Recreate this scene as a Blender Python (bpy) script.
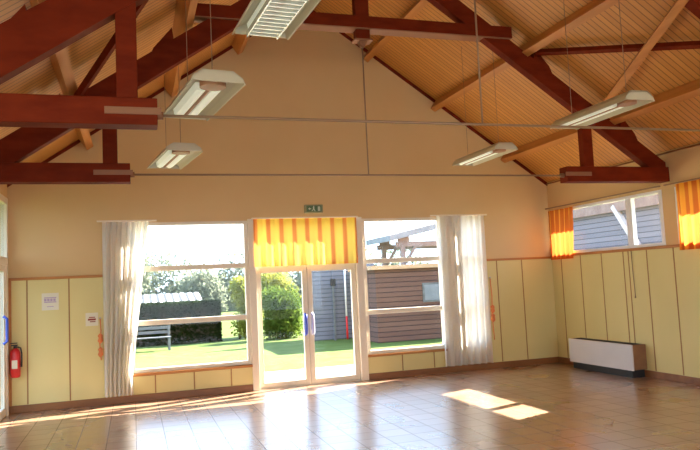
import bpy, bmesh, math, random
from mathutils import Vector, Matrix, Quaternion
random.seed(7)
R = math.radians
for o in list(bpy.data.objects): bpy.data.objects.remove(o)
sc = bpy.context.scene
col = sc.collection

# ------------------------------------------------------------ camera, light, exposure
CAM = Vector((0, -12.01, 1.8))
ya, pi_, ro = .3087, .0821, -.0471
fwd = Vector((math.sin(ya)*math.cos(pi_), math.cos(ya)*math.cos(pi_), math.sin(pi_)))
rgt = Vector((math.cos(ya), -math.sin(ya), 0)); up = rgt.cross(fwd)
r2 = math.cos(ro)*rgt + math.sin(ro)*up; u2 = -math.sin(ro)*rgt + math.cos(ro)*up
cd = bpy.data.cameras.new('camera'); cam = bpy.data.objects.new('camera', cd); col.objects.link(cam)
M = Matrix((( r2.x, u2.x, -fwd.x, CAM.x), (r2.y, u2.y, -fwd.y, CAM.y), (r2.z, u2.z, -fwd.z, CAM.z), (0, 0, 0, 1)))
cam.matrix_world = M
cd.sensor_width = 36; cd.lens = 686.3/700*36; cd.clip_end = 500; cd.clip_start = .05
sc.camera = cam
sc.view_settings.view_transform = 'Standard'; sc.view_settings.look = 'None'
sc.view_settings.gamma = 1; sc.view_settings.use_curve_mapping = False
sc.view_settings.exposure = 0.0

w = bpy.data.worlds.new('sky'); sc.world = w; w.use_nodes = True
nt = w.node_tree; nt.nodes.clear()
wo = nt.nodes.new('ShaderNodeOutputWorld'); bg = nt.nodes.new('ShaderNodeBackground')
tc = nt.nodes.new('ShaderNodeTexCoord'); sep = nt.nodes.new('ShaderNodeSeparateXYZ'); rp = nt.nodes.new('ShaderNodeValToRGB')
nt.links.new(tc.outputs['Generated'], sep.inputs[0]); nt.links.new(sep.outputs['Z'], rp.inputs[0])
rp.color_ramp.elements[0].position = 0.0; rp.color_ramp.elements[0].color = (.66, .82, 1, 1)
rp.color_ramp.elements[1].position = .6; rp.color_ramp.elements[1].color = (.45, .65, 1, 1)
nt.links.new(rp.outputs[0], bg.inputs[0]); bg.inputs[1].default_value = 5.2
nt.links.new(bg.outputs[0], wo.inputs[0])

sd = bpy.data.lights.new('sun', 'SUN'); sd.energy = 60.0; sd.angle = R(.55); sd.color = (1, .93, .82)
so = bpy.data.objects.new('sun', sd); col.objects.link(so)
so.rotation_euler = Vector((2.92, 1.05, 2.15)).to_track_quat('Z', 'Y').to_euler()

def area(name, loc, target, sx, sy, e, c):
    d = bpy.data.lights.new(name, 'AREA'); d.shape = 'RECTANGLE'; d.size = sx; d.size_y = sy; d.energy = e; d.color = c
    o = bpy.data.objects.new(name, d); col.objects.link(o); o.location = loc
    o.rotation_euler = (Vector(target)-Vector(loc)).to_track_quat('-Z', 'Y').to_euler()
    return o
# added fill lights standing in for daylight at unseen front and left openings
area('fill_front', (3.1, -15.9, 1.9), (3.1, 0, 1.9), 9.0, 3.0, 125, (1, .90, .74))
area('fill_left', (-1.8, -9.0, 2.6), (6, -8.0, 1.4), 4.0, .9, 40, (1, .95, .88))

# ------------------------------------------------------------ materials
def mat(name, c, rough=.6, metal=0, spec=.5, trans=None, emit=None, estr=0):
    m = bpy.data.materials.new(name); m.use_nodes = True
    b = m.node_tree.nodes['Principled BSDF']
    b.inputs['Base Color'].default_value = (*c, 1); b.inputs['Roughness'].default_value = rough
    b.inputs['Metallic'].default_value = metal; b.inputs['Specular IOR Level'].default_value = spec
    if emit: b.inputs['Emission Color'].default_value = (*emit, 1); b.inputs['Emission Strength'].default_value = estr
    return m
def N(m, t, **k):
    n = m.node_tree.nodes.new(t)
    for a, v in k.items(): setattr(n, a, v)
    return n
def L(m, a, b): m.node_tree.links.new(a, b)
def varied(name, c1, c2, scale=(3, 3, 3), rough=.6, spec=.5, bump=0, detail=4, metal=0):
    """noise between two colours on object coordinates"""
    m = mat(name, c1, rough, metal, spec); b = m.node_tree.nodes['Principled BSDF']
    tc = N(m, 'ShaderNodeTexCoord'); mp = N(m, 'ShaderNodeMapping'); mp.inputs['Scale'].default_value = scale
    no = N(m, 'ShaderNodeTexNoise'); no.inputs['Scale'].default_value = 1; no.inputs['Detail'].default_value = detail
    r = N(m, 'ShaderNodeValToRGB'); r.color_ramp.elements[0].position = .35; r.color_ramp.elements[1].position = .65
    r.color_ramp.elements[0].color = (*c1, 1); r.color_ramp.elements[1].color = (*c2, 1)
    L(m, tc.outputs['Object'], mp.inputs[0]); L(m, mp.outputs[0], no.inputs['Vector']); L(m, no.outputs['Fac'], r.inputs[0]); L(m, r.outputs[0], b.inputs['Base Color'])
    if bump:
        bp = N(m, 'ShaderNodeBump'); bp.inputs['Strength'].default_value = bump; bp.inputs['Distance'].default_value = .01
        L(m, no.outputs['Fac'], bp.inputs['Height']); L(m, bp.outputs[0], b.inputs['Normal'])
    return m
def mth(m, op, a, b=None):
    n = N(m, 'ShaderNodeMath', operation=op)
    for i, v in enumerate((a, b)):
        if v is None: continue
        if isinstance(v, (int, float)): n.inputs[i].default_value = v
        else: L(m, v, n.inputs[i])
    return n.outputs[0]
def boards(name, c1, c2, axis, pitch, groove=.12, gcol=.35, rough=.5, stretch=(1, 8, 1)):
    """boards whose joints are spaced along `axis`, with their own grain"""
    m = mat(name, c1, rough); b = m.node_tree.nodes['Principled BSDF']
    tc = N(m, 'ShaderNodeTexCoord'); sp = N(m, 'ShaderNodeSeparateXYZ'); L(m, tc.outputs['Object'], sp.inputs[0])
    v = mth(m, 'DIVIDE', sp.outputs['XYZ'.index(axis)], pitch)
    fr = mth(m, 'FRACT', v); fl = mth(m, 'FLOOR', v)
    wn = N(m, 'ShaderNodeTexWhiteNoise', noise_dimensions='1D'); L(m, fl, wn.inputs['W'])
    mp = N(m, 'ShaderNodeMapping'); mp.inputs['Scale'].default_value = stretch; L(m, tc.outputs['Object'], mp.inputs[0])
    no = N(m, 'ShaderNodeTexNoise'); no.inputs['Scale'].default_value = 1.5; no.inputs['Detail'].default_value = 5; L(m, mp.outputs[0], no.inputs['Vector'])
    f = mth(m, 'ADD', mth(m, 'MULTIPLY', wn.outputs['Value'], .5), mth(m, 'MULTIPLY', no.outputs['Fac'], .5))
    mx = N(m, 'ShaderNodeMix', data_type='RGBA'); L(m, f, mx.inputs['Factor']); mx.inputs[6].default_value = (*c1, 1); mx.inputs[7].default_value = (*c2, 1)
    g = mth(m, 'LESS_THAN', fr, groove)
    mx2 = N(m, 'ShaderNodeMix', data_type='RGBA', blend_type='MIX'); L(m, g, mx2.inputs['Factor'])
    L(m, mx.outputs[2], mx2.inputs[6]); mx2.inputs[7].default_value = (*[x*gcol for x in c1], 1)
    L(m, mx2.outputs[2], b.inputs['Base Color'])
    bp = N(m, 'ShaderNodeBump'); bp.inputs['Strength'].default_value = .6; bp.inputs['Distance'].default_value = .01; bp.invert = True
    L(m, g, bp.inputs['Height']); L(m, bp.outputs[0], b.inputs['Normal'])
    return m
def cloth(name, c, tr=.5, c2=None, period=None, duty=.3):
    """thin fabric that lets light through; optional vertical stripes along object X (uv)"""
    m = bpy.data.materials.new(name); m.use_nodes = True; t = m.node_tree; t.nodes.clear()
    out = N(m, 'ShaderNodeOutputMaterial'); d = N(m, 'ShaderNodeBsdfDiffuse'); tl = N(m, 'ShaderNodeBsdfTranslucent'); mx = N(m, 'ShaderNodeMixShader')
    mx.inputs[0].default_value = tr
    d.inputs[0].default_value = (*c, 1); tl.inputs[0].default_value = (*c, 1)
    if c2:
        uv = N(m, 'ShaderNodeUVMap'); sp = N(m, 'ShaderNodeSeparateXYZ'); L(m, uv.outputs[0], sp.inputs[0])
        fr = mth(m, 'FRACT', mth(m, 'DIVIDE', sp.outputs[0], period))
        r = N(m, 'ShaderNodeValToRGB'); e = r.color_ramp.elements
        e[0].position = 0; e[0].color = (*c2, 1); e[1].position = duty; e[1].color = (*c2, 1)
        a = e.new(duty+.1); a.color = (*c, 1); a = e.new(.9); a.color = (*c, 1); a = e.new(1.0); a.color = (*c2, 1)
        L(m, fr, r.inputs[0]); L(m, r.outputs[0], d.inputs[0]); L(m, r.outputs[0], tl.inputs[0])
    L(m, d.outputs[0], mx.inputs[1]); L(m, tl.outputs[0], mx.inputs[2]); L(m, mx.outputs[0], out.inputs[0])
    return m
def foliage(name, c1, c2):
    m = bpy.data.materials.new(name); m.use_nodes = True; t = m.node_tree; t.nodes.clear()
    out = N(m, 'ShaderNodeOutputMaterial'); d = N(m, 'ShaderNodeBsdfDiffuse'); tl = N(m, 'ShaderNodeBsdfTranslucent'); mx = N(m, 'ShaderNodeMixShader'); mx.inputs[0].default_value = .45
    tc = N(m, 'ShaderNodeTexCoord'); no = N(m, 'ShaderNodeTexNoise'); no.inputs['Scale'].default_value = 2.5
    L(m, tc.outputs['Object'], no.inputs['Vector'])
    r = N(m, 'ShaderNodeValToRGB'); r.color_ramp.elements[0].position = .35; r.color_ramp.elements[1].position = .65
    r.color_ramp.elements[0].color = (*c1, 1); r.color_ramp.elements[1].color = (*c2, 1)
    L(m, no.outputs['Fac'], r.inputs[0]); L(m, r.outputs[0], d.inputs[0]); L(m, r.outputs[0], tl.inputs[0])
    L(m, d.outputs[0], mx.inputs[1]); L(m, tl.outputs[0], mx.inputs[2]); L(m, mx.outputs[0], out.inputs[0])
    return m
def glass_mat():
    m = bpy.data.materials.new('window_glass'); m.use_nodes = True; t = m.node_tree; t.nodes.clear()
    out = N(m, 'ShaderNodeOutputMaterial'); tr = N(m, 'ShaderNodeBsdfTransparent'); gl = N(m, 'ShaderNodeBsdfGlossy'); gl.inputs['Roughness'].default_value = .01
    tr.inputs[0].default_value = (.97, .98, .98, 1)
    mx = N(m, 'ShaderNodeMixShader'); lw = N(m, 'ShaderNodeLayerWeight'); lw.inputs[0].default_value = .5
    L(m, mth(m, 'ADD', .01, mth(m, 'MULTIPLY', mth(m, 'POWER', lw.outputs['Facing'], 6.0), .5)), mx.inputs[0]); L(m, tr.outputs[0], mx.inputs[1]); L(m, gl.outputs[0], mx.inputs[2]); L(m, mx.outputs[0], out.inputs[0])
    return m

def tile_mat():
    m = mat('floor_tiles', (.4, .2, .12), .16, 0, 1.0); b = m.node_tree.nodes['Principled BSDF']
    b.inputs['Coat Weight'].default_value = .8; b.inputs['Coat Roughness'].default_value = .24; b.inputs['Coat IOR'].default_value = 1.6
    tc = N(m, 'ShaderNodeTexCoord'); br = N(m, 'ShaderNodeTexBrick'); br.offset = 0; br.squash = 1
    br.inputs['Scale'].default_value = 1; br.inputs['Brick Width'].default_value = .34; br.inputs['Row Height'].default_value = .34
    br.inputs['Mortar Size'].default_value = .006; br.inputs['Mortar Smooth'].default_value = .3
    br.inputs['Color1'].default_value = (.34, .19, .11, 1); br.inputs['Color2'].default_value = (.43, .25, .155, 1); br.inputs['Mortar'].default_value = (.17, .10, .07, 1)
    L(m, tc.outputs['Object'], br.inputs['Vector'])
    no = N(m, 'ShaderNodeTexNoise'); no.inputs['Scale'].default_value = .9; no.inputs['Detail'].default_value = 4; L(m, tc.outputs['Object'], no.inputs['Vector'])
    mx = N(m, 'ShaderNodeMix', data_type='RGBA', blend_type='MULTIPLY'); mx.inputs['Factor'].default_value = .35
    r = N(m, 'ShaderNodeValToRGB'); r.color_ramp.elements[0].position = .3; r.color_ramp.elements[0].color = (.6, .55, .5, 1); r.color_ramp.elements[1].position = .65
    L(m, no.outputs['Fac'], r.inputs[0]); L(m, br.outputs['Color'], mx.inputs[6]); L(m, r.outputs[0], mx.inputs[7]); L(m, mx.outputs[2], b.inputs['Base Color'])
    rg = mth(m, 'ADD', mth(m, 'MULTIPLY', br.outputs['Fac'], .3), mth(m, 'ADD', .22, mth(m, 'MULTIPLY', no.outputs['Fac'], .12))); L(m, rg, b.inputs['Roughness'])
    bp = N(m, 'ShaderNodeBump'); bp.inputs['Strength'].default_value = .35; bp.inputs['Distance'].default_value = .004; bp.invert = True
    L(m, br.outputs['Fac'], bp.inputs['Height']); L(m, bp.outputs[0], b.inputs['Normal'])
    return m

MT = dict(
    plaster=varied('cream_plaster', (.68, .475, .235), (.71, .505, .255), (.8, .8, .8), .85, .2),
    panel=varied('pale_yellow_panel', (.69, .58, .25), (.73, .62, .28), (1, 1, .5), .6, .3),
    trim=varied('orange_brown_trim', (.42, .15, .025), (.50, .20, .04), (2, 2, 9), .5),
    base=varied('brown_skirting', (.21, .075, .018), (.28, .11, .03), (2, 9, 9), .45),
    joint=mat('dark_joint_strip', (.34, .17, .05), .6),
    tile=tile_mat(),
    board=boards('pine_ceiling_boards', (.52, .22, .042), (.68, .32, .070), 'Y', .095, .16, .55, .5, (1.2, 22, 1.2)),
    truss=varied('dark_red_timber', (.13, .014, .003), (.18, .022, .005), (3, 9, 9), .6, .08),
    purlin=varied('orange_timber', (.48, .19, .040), (.58, .25, .06), (9, .8, 9), .5),
    steel=mat('painted_steel', (.27, .115, .05), .55, .1),
    rod=mat('dull_rod', (.32, .20, .12), .5, .4),
    frame=varied('cream_window_paint', (.78, .68, .52), (.82, .73, .57), (2, 2, 2), .45),
    whitef=mat('white_window_paint', (.80, .80, .82), .4),
    glass=glass_mat(),
    curtain=cloth('white_cotton_curtain', (.88, .85, .78), .5),
    valance=cloth('yellow_orange_stripes', (.88, .60, .11), .42, (.72, .24, .06), .235, .22),
    orange=cloth('orange_curtain_fabric', (.84, .36, .05), .38, (.60, .15, .03), .16, .35),
    cord=mat('orange_red_cord', (.75, .22, .07), .8),
    white=mat('white_enamel', (.82, .80, .76), .4),
    lens=mat('frosted_lens', (.72, .76, .62), .35, emit=(.95, 1, .80), estr=.3),
    louvre=mat('bright_louvre', (.75, .76, .72), .25, .6),
    tray=mat('beige_reflector', (.54, .48, .34), .5),
    capb=mat('brown_lamp_cap', (.42, .20, .10), .5),
    heatw=varied('heater_white', (.66, .62, .60), (.70, .66, .63), (2, 2, 2), .5),
    heatb=varied('heater_brown_side', (.24, .11, .05), (.29, .14, .06), (4, 4, 9), .5),
    black=mat('black_plastic', (.02, .02, .02), .5),
    red=mat('extinguisher_red', (.62, .02, .02), .3),
    paper=mat('white_paper', (.74, .68, .52), .8),
    ink=mat('purple_ink', (.45, .32, .45), .8), inkr=mat('dark_red_ink', (.28, .05, .03), .8),
    green=mat('exit_green', (.07, .13, .025), .4),
    exitbox=mat('exit_sign_housing', (.30, .27, .12), .5),
    pale=mat('pictogram_white', (.62, .64, .45), .5),
    blue=mat('blue_handle', (.06, .10, .50), .35), lilac=mat('pale_handle', (.62, .62, .80), .35),
    metal=mat('lock_metal', (.5, .48, .45), .35, .8),
    grass=varied('lawn_grass', (0.060, 0.092, 0.018), (0.100, 0.130, 0.032), (3, 3, 3), .9, .1, .5, 8),
    concrete=varied('pale_concrete', (0.400, 0.360, 0.320), (0.464, 0.424, 0.376), (4, 4, 4), .9, .2),
    shedw=boards('brown_shed_logs', (0.100, 0.045, 0.030), (0.160, 0.080, 0.055), 'Z', .15, .18, .4, .8, (1.5, 1, 6)),
    shedg=boards('weathered_grey_boards', (0.130, 0.135, 0.165), (0.190, 0.195, 0.225), 'Z', .14, .16, .45, .8, (1.5, 1, 6)),
    shede=varied('copper_edge_board', (0.434, 0.252, 0.126), (0.490, 0.308, 0.168), (3, 3, 3), .6),
    perg=varied('weathered_timber', (0.180, 0.132, 0.114), (0.240, 0.186, 0.162), (4, 4, 4), .8),
    slab=varied('grey_roof_felt', (0.168, 0.180, 0.192), (0.216, 0.228, 0.240), (4, 4, 4), .8),
    greyw=varied('grey_bench_wood', (.10, .10, .10), (.15, .15, .145), (3, 9, 9), .8),
    corr=boards('white_ribbed_sheet', (.42, .43, .44), (.50, .51, .52), 'X', .30, .45, .04, .7),
    bark=varied('dark_bark', (0.060, 0.042, 0.030), (0.096, 0.072, 0.054), (6, 6, 2), .9),
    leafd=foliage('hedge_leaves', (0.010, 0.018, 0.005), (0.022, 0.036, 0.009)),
    leafm=foliage('shrub_leaves', (0.045, 0.086, 0.013), (0.126, 0.180, 0.027)),
    leafy=foliage('yellow_green_leaves', (0.180, 0.210, 0.030), (0.310, 0.300, 0.060)),
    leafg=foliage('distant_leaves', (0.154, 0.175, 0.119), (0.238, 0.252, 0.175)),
)

# ------------------------------------------------------------ mesh helpers
class MB:
    def __init__(s): s.bm = bmesh.new()
    def add(s, verts, faces):
        vs = [s.bm.verts.new(v) for v in verts]
        for f in faces:
            try: s.bm.faces.new([vs[i] for i in f])
            except ValueError: pass
        return s
    def box(s, x0, x1, y0, y1, z0, z1, bev=0):
        if bev:
            t = bmesh.new(); bmesh.ops.create_cube(t, size=1)
            for v in t.verts: v.co = ((x0+x1)/2+v.co.x*(x1-x0), (y0+y1)/2+v.co.y*(y1-y0), (z0+z1)/2+v.co.z*(z1-z0))
            bmesh.ops.bevel(t, geom=t.edges[:], offset=bev, segments=2, affect='EDGES', profile=.5)
            t.verts.index_update()
            s.add([v.co.copy() for v in t.verts], [[v.index for v in f.verts] for f in t.faces]); t.free(); return s
        v = [(x, y, z) for x in (x0, x1) for y in (y0, y1) for z in (z0, z1)]
        return s.add(v, [(0, 1, 3, 2), (4, 6, 7, 5), (0, 4, 5, 1), (2, 3, 7, 6), (0, 2, 6, 4), (1, 5, 7, 3)])
    def beam(s, a, b, w, h, upv=(0, 0, 1)):
        a, b = Vector(a), Vector(b); d = (b-a).normalized(); sd_ = d.cross(Vector(upv)).normalized(); uu = sd_.cross(d)
        v = [p+sd_*i*w/2+uu*j*h/2 for p in (a, b) for i in (-1, 1) for j in (-1, 1)]
        return s.add(v, [(0, 1, 3, 2), (4, 6, 7, 5), (0, 4, 5, 1), (2, 3, 7, 6), (0, 2, 6, 4), (1, 5, 7, 3)])
    def prism(s, pts, axis, a, b):
        n = len(pts)
        def P(p, t): return {'Y': (p[0], t, p[1]), 'X': (t, p[0], p[1]), 'Z': (p[0], p[1], t)}[axis]
        return s.add([P(p, a) for p in pts]+[P(p, b) for p in pts],
                     [tuple(range(n)), tuple(range(2*n-1, n-1, -1))]+[(i, i+n, (i+1) % n+n, (i+1) % n) for i in range(n)])
    def tube(s, path, r, n=10, cap=True):
        path = [Vector(p) for p in path]; rs = r if isinstance(r, (list, tuple)) else [r]*len(path)
        rings = []; prev = None
        for i, p in enumerate(path):
            d = (path[min(i+1, len(path)-1)]-path[max(i-1, 0)]).normalized()
            if prev is None:
                ref = Vector((0, 0, 1)) if abs(d.z) < .9 else Vector((1, 0, 0)); a = d.cross(ref).normalized()
            else: a = (prev-d*prev.dot(d)).normalized()
            prev = a; b = d.cross(a)
            rings.append([s.bm.verts.new(p+(a*math.cos(t)+b*math.sin(t))*rs[i]) for t in [2*math.pi*k/n for k in range(n)]])
        for q, w_ in zip(rings, rings[1:]):
            for k in range(n): s.bm.faces.new([q[k], q[(k+1) % n], w_[(k+1) % n], w_[k]])
        if cap: s.bm.faces.new(rings[0][::-1]); s.bm.faces.new(rings[-1])
        return s
    def build(s, name, m, parent=None, smooth=False):
        bmesh.ops.recalc_face_normals(s.bm, faces=s.bm.faces[:])
        me = bpy.data.meshes.new(name); s.bm.to_mesh(me); s.bm.free()
        o = bpy.data.objects.new(name, me); col.objects.link(o); me.materials.append(MT[m])
        if smooth:
            for p in me.polygons: p.use_smooth = True
        if parent: o.parent = parent; 
        if parent and parent.type == 'EMPTY' or parent and parent.parent: pass
        return o
def tag(o, label=None, cat=None, group=None, kind=None):
    for k, v in (('label', label), ('category', cat), ('group', group), ('kind', kind)):
        if v: o[k] = v
    return o
def empty(name, loc, label=None, cat=None, group=None, kind=None):
    o = bpy.data.objects.new(name, None); col.objects.link(o); o.location = loc; o.empty_display_size = .1
    return tag(o, label, cat, group, kind)
def struct(o, label=None, cat='structure'):
    o['kind'] = 'structure'
    if label: o['label'] = label; o['category'] = cat
    return o
def copy_tree(o, parent=None):
    c = o.copy(); col.objects.link(c)
    if parent: c.parent = parent
    for ch in list(o.children): copy_tree(ch, c)
    return c

# ------------------------------------------------------------ room dimensions
XL, XR, YF = -1.886, 8.075, -16.0
XA, ZA, SL, ZE = 3.094, 7.02, .683, 3.62
def roofz(x): return ZA-SL*abs(x-XA)

struct(MB().box(XL-.2, XR+.2, YF, .1, -.2, 0).build('floor', 'tile'), 'glossy brown tiled floor of the hall', 'floor')
# back wall with its gable; openings for windows and doors
W1 = (-.05, 1.93); DR = (2.05, 3.90); W2 = (4.03, 5.66); W3 = (6.02, 6.50); ZT = 2.95; SILL = .46
b = MB()
T0, T1 = 0, .12
b.box(XL-.2, W1[0], T0, T1, -.2, ZT)
b.box(W1[0], 1.98, T0, T1, -.2, SILL-.04); b.box(3.98, W2[1], T0, T1, -.2, SILL-.04)
b.box(W2[1], W3[0], T0, T1, -.2, ZT); b.box(W3[0], W3[1], T0, T1, -.2, SILL-.04); b.box(W3[1], XR+.2, T0, T1, -.2, ZT)
b.prism([(XL-.2, ZT), (XR+.2, ZT), (XR+.2, ZE), (XR, ZE+.02), (XA, ZA+.02), (XL, ZE+.02), (XL-.2, ZE)], 'Y', T0, T1)
struct(b.build('wall_back', 'plaster'), 'cream gable wall with large glazing', 'wall')
# right wall with high windows
b = MB(); ZC0, ZC1 = 2.14, 3.03
ops = [(-3.14, -.08), (-4.95, -3.42), (-9.2, -6.3), (-12.4, -9.6)]
b.box(XR, XR+.2, YF, 0, -.2, ZC0); b.box(XR, XR+.2, YF, 0, ZC1, ZE)
ys = [0]+[v for o_ in ops for v in (o_[1], o_[0])]+[YF]
for i in range(0, len(ys), 2): b.box(XR, XR+.2, ys[i+1], ys[i], ZC0, ZC1)
struct(b.build('wall_right', 'plaster'), 'cream side wall above pale yellow panels', 'wall')
# left wall: glazed door by the corner, unseen high opening further on, added to let light in
b = MB(); DL = (-1.30, -.10)
b.box(XL-.2, XL, DL[1], 0, -.2, ZE); b.box(XL-.2, XL, DL[0], DL[1], 3.36, ZE); b.box(XL-.2, XL, DL[0], DL[1], -.2, 0)
b.box(XL-.2, XL, YF, DL[0], -.2, 2.1); b.box(XL-.2, XL, YF, DL[0], 3.05, ZE); b.box(XL-.2, XL, -6.9, DL[0], 2.1, 3.05); b.box(XL-.2, XL, YF, -11.2, 2.1, 3.05)
struct(b.build('wall_left', 'plaster'), 'cream wall at the left edge', 'wall')
b = MB(); b.box(XL-.2, XR+.2, YF-.2, YF, -.2, .4); b.box(XL-.2, -1.4, YF-.2, YF, .4, 3.4); b.box(7.6, XR+.2, YF-.2, YF, .4, 3.4)  # wide opening out of view, added to brighten the hall
b.prism([(XL-.2, 3.4), (XR+.2, 3.4), (XR+.2, ZE), (XR, ZE+.02), (XA, ZA+.02), (XL, ZE+.02), (XL-.2, ZE)], 'Y', YF-.2, YF)
struct(b.build('wall_front', 'plaster'), 'wall behind the camera with a wide opening added to let light in', 'wall')
# ceiling: two slopes of boards, overhanging eaves
b = MB(); ov = .70
for s in (-1, 1):
    xe = XA+s*(4.98+ov)
    b.prism([(XA, ZA), (xe, roofz(xe)), (xe, roofz(xe)+.14), (XA, ZA+.14)], 'Y', YF-.3, .22)
struct(b.build('ceiling', 'board'), 'sloping ceiling of narrow orange pine boards', 'ceiling')
b = MB()
for sgn in (-1, 1):
    xe = XA+sgn*4.98
    b.prism([(XA, ZA-.004), (xe, roofz(xe)-.004), (xe, roofz(xe)-.065), (XA, ZA-.065)], 'Y', -.03, 0)
struct(b.build('trim_rake', 'truss'), 'dark strip where the gable meets the ceiling', 'trim')
struct(MB().box(XR-.03, XR, YF, -.03, ZE-.045, ZE-.022).build('trim_eave', 'base'))

# ---------------- dado panels, joints, trims and skirtings
def dado_back(name, x0, x1, z1, joints, full=True, left=True, right=True):
    o = struct(MB().box(x0, x1, -.018, 0, .10, z1).build(name, 'panel'))
    j = MB()
    for x in joints: j.box(x-.011, x+.011, -.0205, -.018, .12, z1)
    if joints: j.build('panel_joint', 'joint', o)
    t = MB(); t.box(x0-(.02 if left else 0), x1+(.02 if right else 0), -.035, 0, z1, z1+.045, .004)
    if left: t.box(x0-.02, x0+.02, -.03, 0, .1, z1)
    if right: t.box(x1-.02, x1+.02, -.03, 0, .1, z1)
    t.build('cap_rail', 'trim', o)
    return o
dado_back('trim_panels_1', XL+.03, -.06, 2.06, [-1.61, -.99])
dado_back('trim_panels_2', -.04, 1.99, SILL-.05, [.32, .95, 1.57], left=False)
dado_back('trim_panels_3', 3.97, 5.60, SILL-.05, [4.72, 5.36], right=False)
dado_back('trim_panels_4', 6.53, XR, 2.07, [6.80, 7.36], right=False)
for i, (x0, x1) in enumerate(((XL, 2.02), (3.94, XR))):
    struct(MB().box(x0, x1, -.035, 0, 0, .115, .006).build('baseboard_back' if i == 0 else 'baseboard_back_right', 'base'))
o = struct(MB().box(XR-.018, XR, YF, -.02, .1, 2.09).build('trim_panels_5', 'panel'))
j = MB()
rj = [-.34, -.95, -1.56, -2.14, -2.27, -2.71, -3.30]
y = -3.9
while y > -15.5: rj.append(y); y -= .61
for y in rj: j.box(XR-.0205, XR-.018, y-.012, y+.012, .12, 2.09)
j.build('panel_joint', 'joint', o)
MB().box(XR-.05, XR, YF, -.02, 2.09, 2.135, .004).build('cap_rail', 'trim', o)
struct(MB().box(XR-.035, XR, YF, -.035, 0, .115, .006).build('baseboard_right', 'base'))
struct(MB().box(XL, XL+.03, YF, DL[0]-.06, 0, .115).build('baseboard_left', 'base'))
struct(MB().box(XL, XL+.018, YF, DL[0]-.06, .1, 2.06).build('trim_panels_6', 'panel'))

# ---------------- windows of the back wall
def window_back(name, x0, x1, z0, bars, label, fw=.06, mull=(), m='frame', barh=.085):
    o = struct(empty(name, ((x0+x1)/2, .05, z0)), label, 'window')
    cx = (x0+x1)/2
    def B(a, c, d, e, y0=0.0, y1=.10): return (a-cx, c-cx, y0-.05, y1-.05, d-z0, e-z0)
    f = MB(); f.box(*B(x0, x0+fw, z0, ZT, -.01)); f.box(*B(x1-fw, x1, z0, ZT, -.01)); f.box(*B(x0+fw, x1-fw, ZT-.05, ZT, -.01)); f.box(*B(x0+fw, x1-fw, z0, z0+.06, -.01))
    f.build('frame', m, o)
    for z in bars: MB().box(*B(x0+fw, x1-fw, z-barh/2, z+barh/2, .01, .09), .004).build('crossbar', m, o)
    for x in mull: MB().box(*B(x-.03, x+.03, z0+.06, ZT-.05, .01, .09), .004).build('mullion', m, o)
    MB().box(*B(x0+fw, x1-fw, z0+.06, ZT-.05, .055, .061)).build('pane', 'glass', o)
    return o
w1 = window_back('window_1', W1[0], 1.93, SILL, [2.17, 1.27], 'tall left window with two crossbars beside the doors')
w2 = window_back('window_2', 4.05, W2[1], SILL, [2.16, 1.22], 'tall right window with two crossbars beside the doors')
w3 = window_back('window_3', W3[0], W3[1], SILL, [2.16, 1.22], 'narrow window hidden behind the right white curtain', .04)
for p_, (a, c) in ((w1, (-.04, 1.94)), (w2, (4.04, 5.64))):
    cx = p_.location.x
    MB().box(a-cx, c-cx, -.10, .05, -.05, -.005, .006).build('sill', 'trim', p_)
# posts either side of the doors
for n_, (a, c) in (('trim_post_1', (1.935, 2.055)), ('trim_post_2', (3.905, 4.045))):
    struct(MB().box(a, c, -.05, .12, 0, 2.98, .008).build(n_, 'frame'))
# double glazed door
dr = struct(empty('door_1', (2.98, .05, 0)), 'double glazed garden door with cream frame', 'door')
def D(a, c, d, e, y0=-.03, y1=.05): return (a-2.98, c-2.98, y0, y1, d, e)
f = MB(); f.box(*D(2.055, 3.905, 2.10, 2.20)); f.box(*D(2.055, 3.905, 2.9, 2.97)); f.box(*D(2.055, 3.905, -.01, .025)); f.build('frame', 'frame', dr)
for s, (a, c) in (('l', (2.06, 2.975)), ('r', (2.985, 3.90))):
    lf = MB(); lf.box(*D(a, a+.085, .03, 2.10), .004); lf.box(*D(c-.085, c, .03, 2.10), .004); lf.box(*D(a+.085, c-.085, 2.02, 2.10)); lf.box(*D(a+.085, c-.085, .03, .11))
    lo = lf.build('door_leaf', 'frame', dr)
    MB().box(*D(a+.085, c-.085, .11, 2.02, .005, .012)).build('pane', 'glass', lo)
    hx = (c-.06 if s == 'l' else a+.06)-2.98
    ho = MB().tube([(hx, -.03, .90), (hx, -.085, .93), (hx, -.09, 1.0), (hx, -.09, 1.16), (hx, -.085, 1.23), (hx, -.03, 1.26)], .028, 10).build('pull_handle', 'blue' if s == 'l' else 'lilac', lo, True)
    ho['label'] = 'blue pull handle' if s == 'l' else 'pale lilac pull handle'
    MB().box(hx-.025, hx+.025, -.036, -.03, .98, 1.2).build('lock_plate', 'metal', lo)
MB().box(*D(2.14, 3.82, 2.20, 2.90, .0, .006)).build('fanlight_pane', 'glass', dr)
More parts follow.
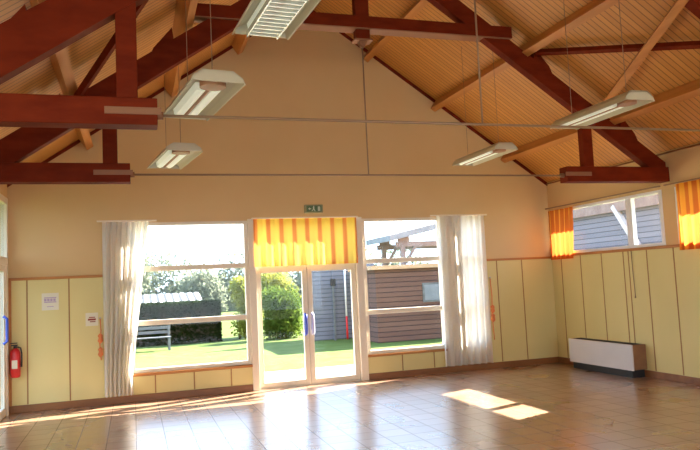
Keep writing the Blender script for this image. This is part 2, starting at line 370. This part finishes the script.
# door by the left corner
dl = struct(empty('door_2', (XL-.03, -.7, 0)), 'white framed glazed door in the left wall', 'door')
f = MB(); f.box(-.04, .05, -.6, -.5, 0, 3.36); f.box(-.04, .05, .5, .6, 0, 3.36); f.box(-.04, .05, -.5, .5, 3.26, 3.36); f.box(-.04, .05, -.5, .5, 2.30, 2.42)
f.build('frame', 'frame', dl)
f = MB(); f.box(-.02, .03, .34, .5, .01, 2.30); f.box(-.02, .03, -.5, -.38, .01, 2.30); f.box(-.02, .03, -.38, .34, 2.2, 2.3); f.box(-.02, .03, -.38, .34, .01, .14)
lo = f.build('door_leaf', 'frame', dl)
MB().box(0, .006, -.38, .34, .14, 2.2).build('pane', 'glass', lo)
MB().box(0, .006, -.5, .5, 2.42, 3.26).build('fanlight_pane', 'glass', dl)
MB().tube([(.03, .28, 1.10), (.08, .28, 1.14), (.08, .28, 1.48), (.03, .28, 1.52)], .022, 10).build('pull_handle', 'blue', dl, True)
# right wall clerestory windows
def window_right(name, y0, y1, mulls, label):
    o = struct(empty(name, (XR+.05, (y0+y1)/2, ZC0)), label, 'window'); cy = (y0+y1)/2; h = ZC1-ZC0
    f = MB(); f.box(-.06, .06, y0-cy, y0-cy+.07, 0, h); f.box(-.06, .06, y1-cy-.05, y1-cy, 0, h); f.box(-.06, .06, y0-cy+.07, y1-cy-.05, h-.045, h); f.box(-.06, .06, y0-cy+.07, y1-cy-.05, 0, .05)
    f.build('frame', 'whitef', o)
    for y_, hw in mulls: MB().box(-.04, .04, y_-cy-hw, y_-cy+hw, .05, h-.045, .004).build('mullion', 'whitef', o)
    MB().box(0, .006, y0-cy+.07, y1-cy-.05, .05, h-.045).build('pane', 'glass', o)
    return o
window_right('window_4', -3.14, -.08, [(-2.33, .07)], 'high white framed window left of the radiator end')
window_right('window_5', -4.95, -3.42, [(-4.2, .05)], 'high window behind the right orange curtain')
window_right('window_6', -9.2, -6.3, [(-7.8, .06)], 'high window nearer the camera')
window_right('window_7', -12.4, -9.6, [(-11, .06)], 'high window beside the camera')

# ------------------------------------------------------------ roof timbers
def make_truss(name, y, label, loff=.16, lend=-3.10, lpost=-3.33, sh=0, cleats=((5.68, 1), (7.14, 1), (.66, -1), (-.66, -1))):
    t = empty(name, (XA+sh, y, .05 if sh else 0), label, 'truss', 'roof trusses')
    for s in (-1, 1):
        lo = loff if s < 0 else 0
        xe = 4.94-s*sh; to, bo = .21+lo, .50+lo
        b = MB(); zr = lambda dx: ZA-SL*dx
        b.prism([(s*0.02, zr(0)-to), (s*xe, max(zr(xe)-to, 3.36)), (s*xe, 3.36), (s*((ZA-bo-3.36)/SL), 3.36), (s*0.02, zr(0)-bo)], 'Y', -.07, .07)
        b.build('rafter', 'truss', t)
        b = MB(); e_ = 3.10 if s > 0 else lend
        b.box(e_ if s > 0 else -4.97-sh, 4.97-sh if s > 0 else e_, -.10, .10, 3.13, 3.36, .008)
        st = b.build('hammer_beam', 'truss', t)
        xa_, xb_ = sorted((e_, e_+s*.42))
        k = MB(); k.box(xa_-(.03 if s > 0 else 0), xb_+(.03 if s < 0 else 0), -.115, -.10, 3.215, 3.275, .003)
        k.build('steel_shoe', 'steel', st)
        k = MB(); k.tube([(e_-s*.05, 0, 3.235), (e_+s*.02, 0, 3.235)], .035, 12); k.build('rod_nut', 'steel', st, True)
        px = 3.53 if s > 0 else lpost; b = MB(); b.box(px-.085, px+.085, -.06, .06, 3.34, zr(abs(px))-bo+.12, .006); b.build('post', 'truss', t)
    b = MB()
    b.box(-2.32, 2.32, -.10, -.07, 5.27, 5.44, .004); b.box(-2.32, 2.32, .07, .10, 5.27, 5.44, .004)
    b.box(-1.9, 1.9, -.07, .07, 5.30, 5.42)
    b.build('collar_beam', 'truss', t)
    MB().box(-2.30, 2.30, -.105, .105, 5.257, 5.27).build('collar_edge_highlight', 'steel', t)  # added paler strip: light on the collar's lower edge, put in as colour
    MB().box(-.10, .10, -.065, .065, 5.125, 6.90, .006).build('king_post', 'truss', t)
    b = MB(); b.prism([(-.06, 5.10), (.06, 5.10), (.02, 5.02), (-.02, 5.02)], 'Y', -.04, .04); b.box(-.13, .13, -.08, .08, 5.10, 5.125); b.build('king_post_shoe', 'steel', t)
    MB().tube([(0, 0, 5.03), (0, 0, 3.235)], .010, 8).build('hanger_rod', 'rod', t, True)
    MB().tube([(lend+.02, 0, 3.235), (3.08, 0, 3.235)], .013, 8).build('tie_rod', 'rod', t, True)
    for cx, s in cleats:
        d = abs(cx-XA); lo = loff if s < 0 else 0
        z0 = ZA-SL*d-.22-lo; a = cx-XA-sh; d = abs(a); z0 = ZA-SL*d-.22-lo
        b = MB(); q = s*.10   # wedge on the lower side of each purlin
        b.prism([(a+q, z0-SL*.10), (a+s*.42, z0-SL*.42), (a+s*.36, z0-SL*.36+.10), (a+q+s*.03, z0-SL*.10+.20)], 'Y', -.06, .06)
        b.build('purlin_cleat', 'truss', t)
    return t
make_truss('roof_truss', -3.25, 'dark red roof truss nearer the glazed gable, with visible collar and king post')
make_truss('roof_truss', -6.05, 'dark red roof truss nearer the camera, its left hammer beam under the top left corner', .10, -3.10, -3.34, .23)

def purlin(x, side, label, w_=.11, h_=.20, off=.004):
    dx = abs(x-XA); z = ZA-SL*dx
    o = MB(); ang = math.atan(SL)
    nx, nz = (-side*-math.sin(ang), -math.cos(ang))   # into the room, perpendicular to the slope
    nx = -side*math.sin(ang)
    c = Vector((x+nx*(h_/2+off), 0, z+nz*(h_/2+off)))
    o.beam((c.x, YF+.02, c.z), (c.x, -.01, c.z), w_, h_, (nx, 0, nz))
    return tag(o.build('purlin', 'purlin'), label, 'beam', 'purlins')
purlin(4.40, 1, 'upper orange purlin on the right slope, nearest the ridge')
purlin(5.74, 1, 'middle orange purlin on the right slope')
purlin(7.20, 1, 'lowest orange purlin on the right slope, above the right hammer beam')
purlin(1.80, -1, 'upper orange purlin on the left slope, nearest the ridge')
purlin(.62, -1, 'middle orange purlin on the left slope, above the hanging lamps', .12, .22)
purlin(-.76, -1, 'lowest orange purlin on the left slope, above the left hammer beams', .12, .22)
tag(MB().box(XA-.07, XA+.07, YF+.02, -.01, ZA-.24, ZA-.05).build('ridge_beam', 'truss'), 'dark ridge beam along the top of the ceiling', 'beam')
# wind braces under the boards in the nearer bay
def brace(p, q, m, label, w_=.10, h_=.10, off=.12):
    s = 1 if p[0] > XA else -1
    A = Vector((p[0], p[1], roofz(p[0])-off)); B_ = Vector((q[0], q[1], roofz(q[0])-off))
    return tag(MB().beam(A, B_, w_, h_, (s*math.sin(math.atan(SL)), 0, math.cos(math.atan(SL)))).build('wind_brace', m), label, 'brace', 'wind braces')
brace((6.83, -3.42, 0), (5.93, -6.20, 0), 'purlin', 'pale diagonal wind brace on the right slope, crossing over the dark one', off=.24)
brace((5.78, -3.40, 0), (7.05, -6.6, 0), 'truss', 'thin dark diagonal wind brace on the right slope, behind the pale one', .07, .07, off=.13)
brace((.55, -6.2, 0), (-.80, -2.9, 0), 'truss', 'dark diagonal wind brace on the left slope beside the nearer post', .07, .07, off=.36)

# ------------------------------------------------------------ fluorescent lamps
LEN = 1.38
def make_lamp(x, y0, z, label, louvre=False, turn=0):
    """y0 = far end; lamp runs towards the camera"""
    t = empty('hanging_lamp', (x, y0-LEN/2, z), label, 'lamp', 'hanging fluorescent lamps')
    t.rotation_euler = (0, 0, R(turn))
    h = LEN/2
    t.scale = (.9 if x < XA else .72, 1, 1)
    prof = [(-.27, -.06), (-.24, -.005), (-.15, .05), (.15, .05), (.24, -.005), (.27, -.06), (.255, -.06), (.228, -.01), (.145, .035), (-.145, .035), (-.228, -.01), (-.255, -.06)]
    b = MB(); b.prism(prof, 'Y', -h, h)
    b.build('reflector_tray', 'tray', t)
    for s in (-1, 1):
        b = MB(); b.prism([(s*.02, .03), (s*.135, .03), (s*.12, -.035), (s*.075, -.05), (s*.03, -.035)], 'Y', -h+.34, h-.04)
        b.build('tube_lens', 'lens', t)
    b = MB(); b.box(-.006, .006, -h+.3, h-.02, -.045, .04); b.build('centre_spine', 'capb', t)
    b = MB()
    pts = [(math.cos(a)*.13, math.sin(a)*.11) for a in [2*math.pi*k/16 for k in range(16)]]
    b.prism([(p[0], p[1]-h+.20) for p in pts], 'Z', -.05, .04); b.build('mounting_cap', 'capb', t)
    b = MB(); b.prism([(-.24, -.05), (-.235, -.005), (-.15, .045), (.15, .045), (.235, -.005), (.24, -.05)], 'Y', -h, -h+.02); b.build('end_plate', 'tray', t); b = MB()
    b.prism([(-.24, -.05), (-.235, -.005), (-.15, .045), (.15, .045), (.235, -.005), (.24, -.05)], 'Y', h-.02, h); b.build('end_plate', 'tray', t)
    if louvre:
        b = MB(); k = -h+.38
        while k < h-.05: b.box(-.135, .135, k-.006, k+.006, -.085, -.045); k += .075
        b.box(-.145, -.135, -h+.36, h-.05, -.085, -.04); b.box(.135, .145, -h+.36, h-.05, -.085, -.04)
        b.build('louvre_grille', 'louvre', t)
    zt = roofz(x)-z-(.32 if x < XA and not louvre else 0)
    for yy in (-h+.20, h-.2): MB().tube([(0, yy, .04), (0, yy, zt-.03)], .0045, 6).build('suspension_rod', 'rod', t, True)
    return t
make_lamp(.56, -1.75, 3.62, 'small hanging fluorescent lamp, lowest and farthest of the left row', turn=8)
make_lamp(.64, -4.80, 3.62, 'hanging fluorescent lamp in the middle of the left row, crossing the near tie rod', turn=8)
make_lamp(1.10, -6.50, 3.92, 'large hanging lamp with a louvre grille, cut by the top of the photo', True, turn=4)
make_lamp(5.20, -1.95, 3.66, 'hanging fluorescent lamp farthest on the right, in front of the gable rake')
make_lamp(5.20, -4.72, 3.64, 'hanging fluorescent lamp on the right side, over the truss post')

# ------------------------------------------------------------ curtains
def sheet(name, m, x0, x1, z0, z1, axis='X', base=-.10, folds=8, amp=.035, nx=90, nz=24, shape=None, parent=None, seed=0, sharp=0):
    """pleated hanging fabric with real thickness; shape(u, v)->extra along-shift"""
    rnd = random.Random(seed); ph = [rnd.uniform(0, 6.28) for _ in range(4)]
    bm = bmesh.new(); uvl = bm.loops.layers.uv.new('UVMap'); g = []; U = {}
    for j in range(nz+1):
        v = j/nz; row = []
        for i in range(nx+1):
            u = i/nx
            a = x0+(x1-x0)*u
            if shape: a = shape(u, v, x0, x1)
            k = amp*(.55+.45*v)
            d = k*(math.sin(2*math.pi*folds*u+ph[0]+.5*math.sin(3*v+ph[1]))+.35*math.sin(2*math.pi*folds*2.3*u+ph[2]+v))
            p = (a, base+d, z1+(z0-z1)*v) if axis == 'X' else (base+d, a, z1+(z0-z1)*v)
            vt = bm.verts.new(p); U[vt] = (u*abs(x1-x0)*1.0, v); row.append(vt)
        g.append(row)
    for j in range(nz):
        for i in range(nx):
            f = bm.faces.new((g[j][i], g[j][i+1], g[j+1][i+1], g[j+1][i])); f.smooth = True
            for l in f.loops: l[uvl].uv = U[l.vert]
    me = bpy.data.meshes.new(name); bm.to_mesh(me); bm.free(); me.materials.append(MT[m])
    o = bpy.data.objects.new(name, me); col.objects.link(o)
    if parent: o.parent = parent
    return o
def shp_left(u, v, x0, x1): return x0+(x1-x0-.30*min(1, v*1.15))*u
o = sheet('curtain', 'curtain', -.47, .27, .13, 2.96, folds=7, shape=shp_left, seed=3, amp=.055); tag(o, 'long white curtain gathered at the left end of the glazing', 'curtain', 'white curtains')
def shp_right(u, v, x0, x1): return x0+(x1-x0)*u+.02*v*math.sin(6*u)
o = sheet('curtain', 'curtain', 5.52, 6.53, .13, 2.96, folds=7, shape=shp_right, seed=5, amp=.06); tag(o, 'long white curtain hanging at the right end of the glazing', 'curtain', 'white curtains')
for (a, c, lb) in ((-.55, .40, 'thin curtain rail above the left white curtain'), (5.42, 6.62, 'thin curtain rail above the right white curtain')):
    tag(MB().box(a, c, -.09, -.05, 2.965, 2.99, .004).build('curtain_rail', 'frame'), lb, 'curtain rail', 'curtain rails')
    
o = sheet('valance', 'valance', 2.03, 3.93, 2.13, 2.97, base=-.085, folds=8, amp=.022, seed=8, nx=110)
tag(o, 'short yellow and orange striped valance above the glazed doors', 'curtain')
tag(MB().box(2.0, 3.96, -.11, -.05, 2.972, 2.995, .004).build('curtain_rail', 'frame'), 'thin rail carrying the striped valance above the doors', 'curtain rail', 'curtain rails')
o = sheet('curtain', 'orange', -.92, -.10, 2.04, 3.02, axis='Y', base=XR-.09, folds=5, amp=.035, seed=11, nx=60, shape=lambda u, v, a, b_: a+(b_-a)*u+.10*v*(1-u)); tag(o, 'short orange curtain in the far right corner by the high window', 'curtain', 'orange curtains')
o = sheet('curtain', 'orange', -5.2, -3.52, 2.04, 3.06, axis='Y', base=XR-.09, folds=9, amp=.035, seed=12, nx=90); tag(o, 'short orange curtain cut by the right edge of the photo', 'curtain', 'orange curtains')
for (a, c, lb) in ((-3.2, -.03, 'thin rail over the first high window and its orange curtain'), (-6.0, -3.3, 'thin rail over the orange curtain at the right edge')):
    tag(MB().box(XR-.10, XR-.07, a, c, 3.065, 3.085).build('curtain_rail', 'rod'), lb, 'curtain rail', 'curtain rails')

# tiebacks hanging beside the white curtains
def tieback(x, z0, z1, kn, label):
    t = empty('curtain_tieback', (x, -.03, z1), label, 'tieback', 'curtain tiebacks')
    H = z1-z0
    MB().tube([(0, 0, 0), (.012, -.012, -H*.3), (-.01, -.012, -H*.6), (.01, -.01, -H)], .009, 8).build('cord', 'cord', t, True)
    for k in kn:
        MB().tube([(0, -.02, k+.07-z1), (0, -.028, k+.04-z1), (.006, -.028, k-z1), (0, -.028, k-.05-z1), (0, -.02, k-.09-z1)], [.012, .040, .030, .042, .012], 12).build('fabric_knot', 'cord', t, True)
    MB().tube([(0, .012, 0), (0, -.02, 0)], .014, 8).build('wall_hook', 'metal', t, True)
tieback(-.525, .72, 1.40, (1.08, .86), 'orange tieback knotted beside the left white curtain')
tieback(6.63, .55, 1.75, (1.15, .98), 'long orange red tieback hanging beside the right white curtain')

# ------------------------------------------------------------ wall objects
t = empty('fire_extinguisher', (-1.77, -.12, .56), 'red fire extinguisher with black head on the wall by the left edge', 'fire extinguisher')
MB().tube([(0, 0, 0), (0, 0, .015), (0, 0, .38), (0, 0, .42), (0, 0, .445), (0, 0, .45)], [.06, .075, .075, .06, .03, .025], 20).build('cylinder_body', 'red', t, True)
b = MB(); b.tube([(0, 0, .45), (0, 0, .49)], .026, 12); b.box(-.06, .035, -.014, .014, .485, .505); b.box(-.07, .03, -.012, .012, .52, .535, .002); b.build('valve_head', 'black', t)
MB().tube([(.03, -.01, .47), (.08, -.02, .45), (.095, -.02, .36), (.09, -.02, .16)], [.012, .012, .012, .016], 8).build('hose', 'black', t, True)
MB().box(-.04, .04, -.0785, -.07, .14, .27).build('instruction_label', 'paper', t)
MB().box(-.03, .03, .06, .115, .30, .34).build('wall_bracket', 'black', t)

t = empty('notice_sheet', (-1.27, -.022, 1.73), 'white notice sheet with faint purple print on the yellow panel', 'notice')
MB().box(-.125, .125, -.003, 0, -.16, .11).build('sheet', 'paper', t)
b = MB(); b.box(-.09, .09, -.005, -.003, -.04, -.025); b.box(-.09, .09, -.005, -.003, .03, .045)
for x in (-.09, -.045, 0, .045): b.box(x, x+.035, -.005, -.003, -.018, .022)
b.box(-.05, .05, -.005, -.003, -.11, -.10)
b.build('print', 'ink', t)
t = empty('notice_sign', (-.65, -.022, 1.38), 'small white sign with a dark red mark near the left curtain', 'sign')
MB().box(-.095, .095, -.004, 0, -.10, .11).build('plate', 'paper', t)
b = MB(); b.box(-.06, .06, -.006, -.004, -.012, .018); b.box(-.045, .05, -.006, -.004, .03, .045); b.box(-.03, .055, -.006, -.004, -.04, -.025); b.build('mark', 'inkr', t)

t = empty('exit_sign', (3.14, -.04, 3.14), 'small green exit sign on the wall above the striped valance', 'sign')
MB().box(-.17, .17, -.03, .04, -.075, .075, .012).build('housing', 'exitbox', t)
MB().box(-.14, .14, -.036, -.03, -.055, .055).build('green_face', 'green', t)
b = MB()
b.box(-.02, .005, -.039, -.036, -.01, .03); b.tube([(-.005, -.0365, .042), (-.005, -.039, .042)], .010, 10)
b.add([(-.02, -.039, -.01), (-.005, -.039, -.01), (-.04, -.039, -.045), (-.052, -.039, -.038)], [(0, 1, 2, 3)]); b.add([(-.01, -.039, -.01), (.008, -.039, -.01), (.025, -.039, -.045), (.012, -.039, -.048)], [(0, 1, 2, 3)])
b.build('running_figure', 'pale', t); MB().box(.07, .115, -.039, -.036, -.04, .04).build('doorway_mark', 'pale', t)
b = MB(); b.add([(-.11, -.039, 0), (-.08, -.039, .025), (-.08, -.039, -.025)], [(0, 1, 2)]); b.box(-.08, -.055, -.039, -.036, -.007, .007)
b.build('arrow', 'pale', t)

# radiator / convector
t = empty('wall_heater', (7.92, -1.66, 0), 'long white convector heater with brown ends under the right panels', 'heater')
MB().box(-.13, .135, -.86, .86, .13, .54, .01).build('casing', 'heatb', t)
MB().box(-.15, -.125, -.86, .86, .12, .545, .006).build('front_panel', 'heatw', t)
MB().box(-.12, .125, -.80, .80, 0, .13).build('plinth', 'black', t)
b = MB()
for k in range(30): b.box(-.09, .09, -.80+k*.054, -.80+k*.054+.02, .54, .546)
b.build('top_grille', 'black', t)
# cord on the right wall
tag(MB().tube([(XR-.03, -2.36, 2.09), (XR-.035, -2.37, 1.75), (XR-.03, -2.38, 1.35), (XR-.03, -2.375, 1.30)], [.006, .006, .006, .012], 8).build('pull_cord', 'rod', None, True), 'thin dark pull cord hanging down the right wall panels', 'cord')

# ------------------------------------------------------------ garden
struct(MB().box(-60, 70, .2, 90, -.3, -.1).build('ground', 'grass'), 'sunlit green lawn outside', 'ground')
struct(MB().box(8.3, 70, -40, .2, -.3, -.12).build('ground_side', 'grass'), 'ground along the right side', 'ground')
struct(MB().box(-40, -2.1, -40, .2, -.3, -.12).build('ground_left', 'grass'), 'ground along the left side', 'ground')
struct(MB().box(-1.5, 9.0, .2, 3.0, -.12, -.075).build('trim_path', 'concrete'), 'pale concrete path outside the doors', 'path')

def leaves(name, m, blobs, n, size, parent=None, box=None, seed=0):
    rnd = random.Random(seed); bm = bmesh.new()
    for _ in range(n):
        if box:
            x0, x1, y0, y1, z0, z1 = box
            f = rnd.random()
            p = [rnd.uniform(x0, x1), rnd.uniform(y0, y1), rnd.uniform(z0, z1)]
            if f < .45: p[1] = y0+abs(rnd.gauss(0, .06))
            elif f < .75: p[2] = z1-abs(rnd.gauss(0, .05))
            elif f < .85: p[0] = x1-abs(rnd.gauss(0, .06))
            p = Vector(p)
        else:
            c, r = rnd.choice(blobs)
            d = Vector((rnd.gauss(0, 1), rnd.gauss(0, 1), rnd.gauss(0, 1))).normalized()*(rnd.random()**.45)*(1+.22*rnd.gauss(0, 1))
            p = Vector(c)+Vector((d.x*r[0], d.y*r[1], d.z*r[2]))
        q = Quaternion((rnd.gauss(0, 1), rnd.gauss(0, 1), rnd.gauss(0, 1), rnd.gauss(0, 1))).normalized()
        s = size*rnd.uniform(.6, 1.3)
        vs = [bm.verts.new(p+q @ Vector(v)*s) for v in ((-.5, 0, 0), (0, -.32, .06), (.5, 0, 0), (0, .32, .06))]
        bm.faces.new(vs)
    me = bpy.data.meshes.new(name); bm.to_mesh(me); bm.free(); me.materials.append(MT[m])
    o = bpy.data.objects.new(name, me); col.objects.link(o)
    if parent: o.parent = parent
    return o
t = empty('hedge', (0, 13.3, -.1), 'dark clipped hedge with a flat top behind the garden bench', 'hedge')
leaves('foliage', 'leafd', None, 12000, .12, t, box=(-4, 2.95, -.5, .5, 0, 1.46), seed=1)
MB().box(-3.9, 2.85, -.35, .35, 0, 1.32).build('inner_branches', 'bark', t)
def bush(name, loc, blobs, m, n, size, label, cat='shrub', group=None, trunk=None, seed=1):
    t = empty(name, loc, label, cat, group)
    leaves('foliage', m, blobs, n, size, t, seed=seed)
    b = MB()
    for (a, c, r) in trunk or [((0, 0, -.05), (0, 0, .9), .05)]:
        b.tube([a, ((a[0]+c[0])/2+.03, (a[1]+c[1])/2, (a[2]+c[2])/2), c], [r, r*.8, r*.5], 8)
    b.build('trunk', 'bark', t, True)
    return t
bush('shrub', (3.95, 13.3, -.1), [((-.05, 0, 1.6), (.5, .45, .5)), ((.15, .05, 1.0), (.5, .45, .7)), ((-.2, -.05, 1.95), (.35, .35, .3)), ((0, 0, .5), (.5, .4, .5))], 'leafy', 6500, .11, 'bright yellow green shrub seen at the right of the left window', trunk=[((0, 0, -.05), (0, 0, 1.3), .06), ((-.3, 0, -.05), (-.15, 0, 1.2), .04), ((.3, 0, -.05), (.2, 0, 1.2), .04)], seed=2)
bush('shrub', (4.95, 12.2, -.1), [((0, 0, .6), (.65, .5, .65)), ((.30, .0, 1.1), (.5, .45, .6)), ((-.25, 0, 1.3), (.45, .45, .5)), ((.1, 0, .4), (.75, .5, .45))], 'leafm', 11000, .10, 'big green shrub seen through the left door leaf', seed=3)
bush('shrub', (5.35, 14.6, -.1), [((-.2, 0, 2.0), (.6, .5, .45)), ((-.5, 0, 1.6), (.5, .5, .5)), ((.3, 0, 1.4), (.5, .4, .7)), ((0, 0, .7), (.6, .5, .7))], 'leafy', 7000, .12, 'pale yellow shrub top showing above the green shrub by the door', seed=4)
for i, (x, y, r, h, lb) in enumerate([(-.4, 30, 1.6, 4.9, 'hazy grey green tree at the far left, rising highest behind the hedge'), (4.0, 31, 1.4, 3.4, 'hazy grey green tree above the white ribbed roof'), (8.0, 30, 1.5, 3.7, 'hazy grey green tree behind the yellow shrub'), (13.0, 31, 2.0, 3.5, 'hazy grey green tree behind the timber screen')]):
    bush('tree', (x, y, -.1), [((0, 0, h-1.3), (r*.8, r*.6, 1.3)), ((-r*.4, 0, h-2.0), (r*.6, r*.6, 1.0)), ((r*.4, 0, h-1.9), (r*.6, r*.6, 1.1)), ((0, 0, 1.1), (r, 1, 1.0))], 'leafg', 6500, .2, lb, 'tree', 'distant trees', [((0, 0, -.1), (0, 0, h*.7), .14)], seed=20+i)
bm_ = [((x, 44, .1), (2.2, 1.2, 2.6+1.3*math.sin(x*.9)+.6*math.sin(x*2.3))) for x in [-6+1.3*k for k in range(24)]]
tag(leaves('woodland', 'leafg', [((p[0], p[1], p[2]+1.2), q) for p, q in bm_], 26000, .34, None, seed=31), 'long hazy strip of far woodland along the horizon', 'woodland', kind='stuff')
# low shed with white ribbed roof behind the hedge
t = empty('ribbed_shed', (1.2, 17.5, -.1), 'low outbuilding with a white ribbed roof showing over the hedge', 'shed')
MB().prism([(-1.0, 1.30), (1.2, 1.70), (1.2, 1.75), (-1.0, 1.35)], 'X', -2.2, 1.5).build('ribbed_roof', 'corr', t)
MB().box(-2.0, 1.3, -.7, 1.0, 0, 1.36).build('walls', 'slab', t)
# bench
t = empty('garden_bench', (.62, 10.9, -.1), 'weathered grey garden bench on the lawn before the hedge', 'bench')
b = MB()
for k in range(3): b.box(-.62, .5, -.2+k*.14, -.09+k*.14, .40, .43)
b.build('seat', 'greyw', t)
b = MB()
for z in (.52, .66): b.box(-.62, .5, .22, .25, z, z+.09)
b.build('backrest', 'greyw', t)
for x in (-.60, .44):
    for y in (-.18, .2): MB().box(x-.035, x+.035, y-.03, y+.03, 0, .40 if y < 0 else .75, .004).build('leg', 'greyw', t)
# grey timber screen wall seen through the right door leaf
t = empty('timber_screen', (6.3, 10.3, -.1), 'blue grey timber board wall seen through the right door leaf', 'screen wall')
MB().box(-.72, 1.6, -.04, .06, 0, 2.6).build('boards', 'shedg', t)
for x in (-.70, .1, .9): MB().box(x-.05, x+.05, -.09, -.04, 0, 2.62, .004).build('upright', 'shedg', t)
t = empty('clothes_pole', (6.75, 10.0, -.1), 'slim white pole with a red lower end before the grey boards', 'pole')
MB().tube([(0, 0, .75), (0, 0, 2.3)], .03, 10).build('upper_pole', 'white', t, True)
MB().tube([(0, 0, 0), (0, 0, .76)], .034, 10).build('lower_pole', 'red', t, True)
t = empty('garden_lamp_post', (6.30, 9.9, -.1), 'grey garden post with a dark lamp box on top', 'lamp post')
MB().box(-.035, .035, -.035, .035, 0, 1.9, .004).build('post', 'greyw', t)
MB().box(-.08, .08, -.07, .07, 1.78, 2.02, .01).build('lamp_box', 'black', t)
# timber shed
t = empty('timber_shed', (9.2, 8.9, -.1), 'reddish brown log shed seen through the tall right window', 'shed')
MB().box(-2.15, 2.3, -1.1, 1.1, 0, 2.22).build('log_walls', 'shedw', t)
MB().box(-2.3, 2.4, -1.22, 1.2, 2.22, 2.34).build('roof_edge', 'shede', t)
b = MB(); b.box(-.62, .25, -1.14, -1.10, 1.15, 1.75); wf = b.build('window_frame', 'greyw', t)
MB().box(-.56, .19, -1.145, -1.14, 1.21, 1.69).build('window_pane', 'slab', wf)
MB().box(-.75, .35, -1.2, -1.1, .98, 1.03).build('shelf', 'greyw', t)
# open canopy behind
t = empty('garden_canopy', (9.6, 11.2, -.1), 'timber canopy with a sloping grey roof above the log shed', 'canopy')
MB().prism([(-1.15, 3.22), (3.0, 4.10), (3.0, 4.30), (-1.15, 3.42)], 'Y', -1.2, 1.4).build('sloping_roof', 'slab', t)
for y in (-.9, 1.0):
    MB().box(-.85, 2.8, y-.06, y+.06, 3.02, 3.20, .006).build('beam', 'perg', t)
    for x in (-.6, 2.2): MB().box(x-.08, x+.08, y-.08, y+.08, 0, 3.1, .006).build('post', 'perg', t)
    MB().beam((-.5, y, 2.45), (-.1, y, 3.05), .09, .09, (0, 1, 0)).build('knee_brace', 'perg', t)
    MB().prism([(-.75, 3.18), (-.35, 3.18), (-.35, 3.42), (-.75, 3.36)], 'Y', y-.05, y+.05).build('packing_block', 'perg', t)
# neighbour's lean-to seen through the high right window
t = empty('lean_to', (12.6, 3.9, -.1), 'grey boarded outbuilding with a pale diagonal brace seen through the high right window', 'outbuilding')
MB().box(0, 1.5, -2.8, 3.4, 0, 3.45).build('boarded_wall', 'shedg', t)
MB().box(-.12, 1.6, -2.9, 3.5, 3.45, 3.75).build('top_beam', 'perg', t)
MB().box(-.10, 0, -2.9, 3.5, 2.35, 2.5).build('lower_rail', 'perg', t)
for (a, c) in ((-.35, -1.3),): MB().beam((-.08, a, 3.6), (-.08, c, 2.3), .12, .14, (1, 0, 0)).build('diagonal_brace', 'corr', t)
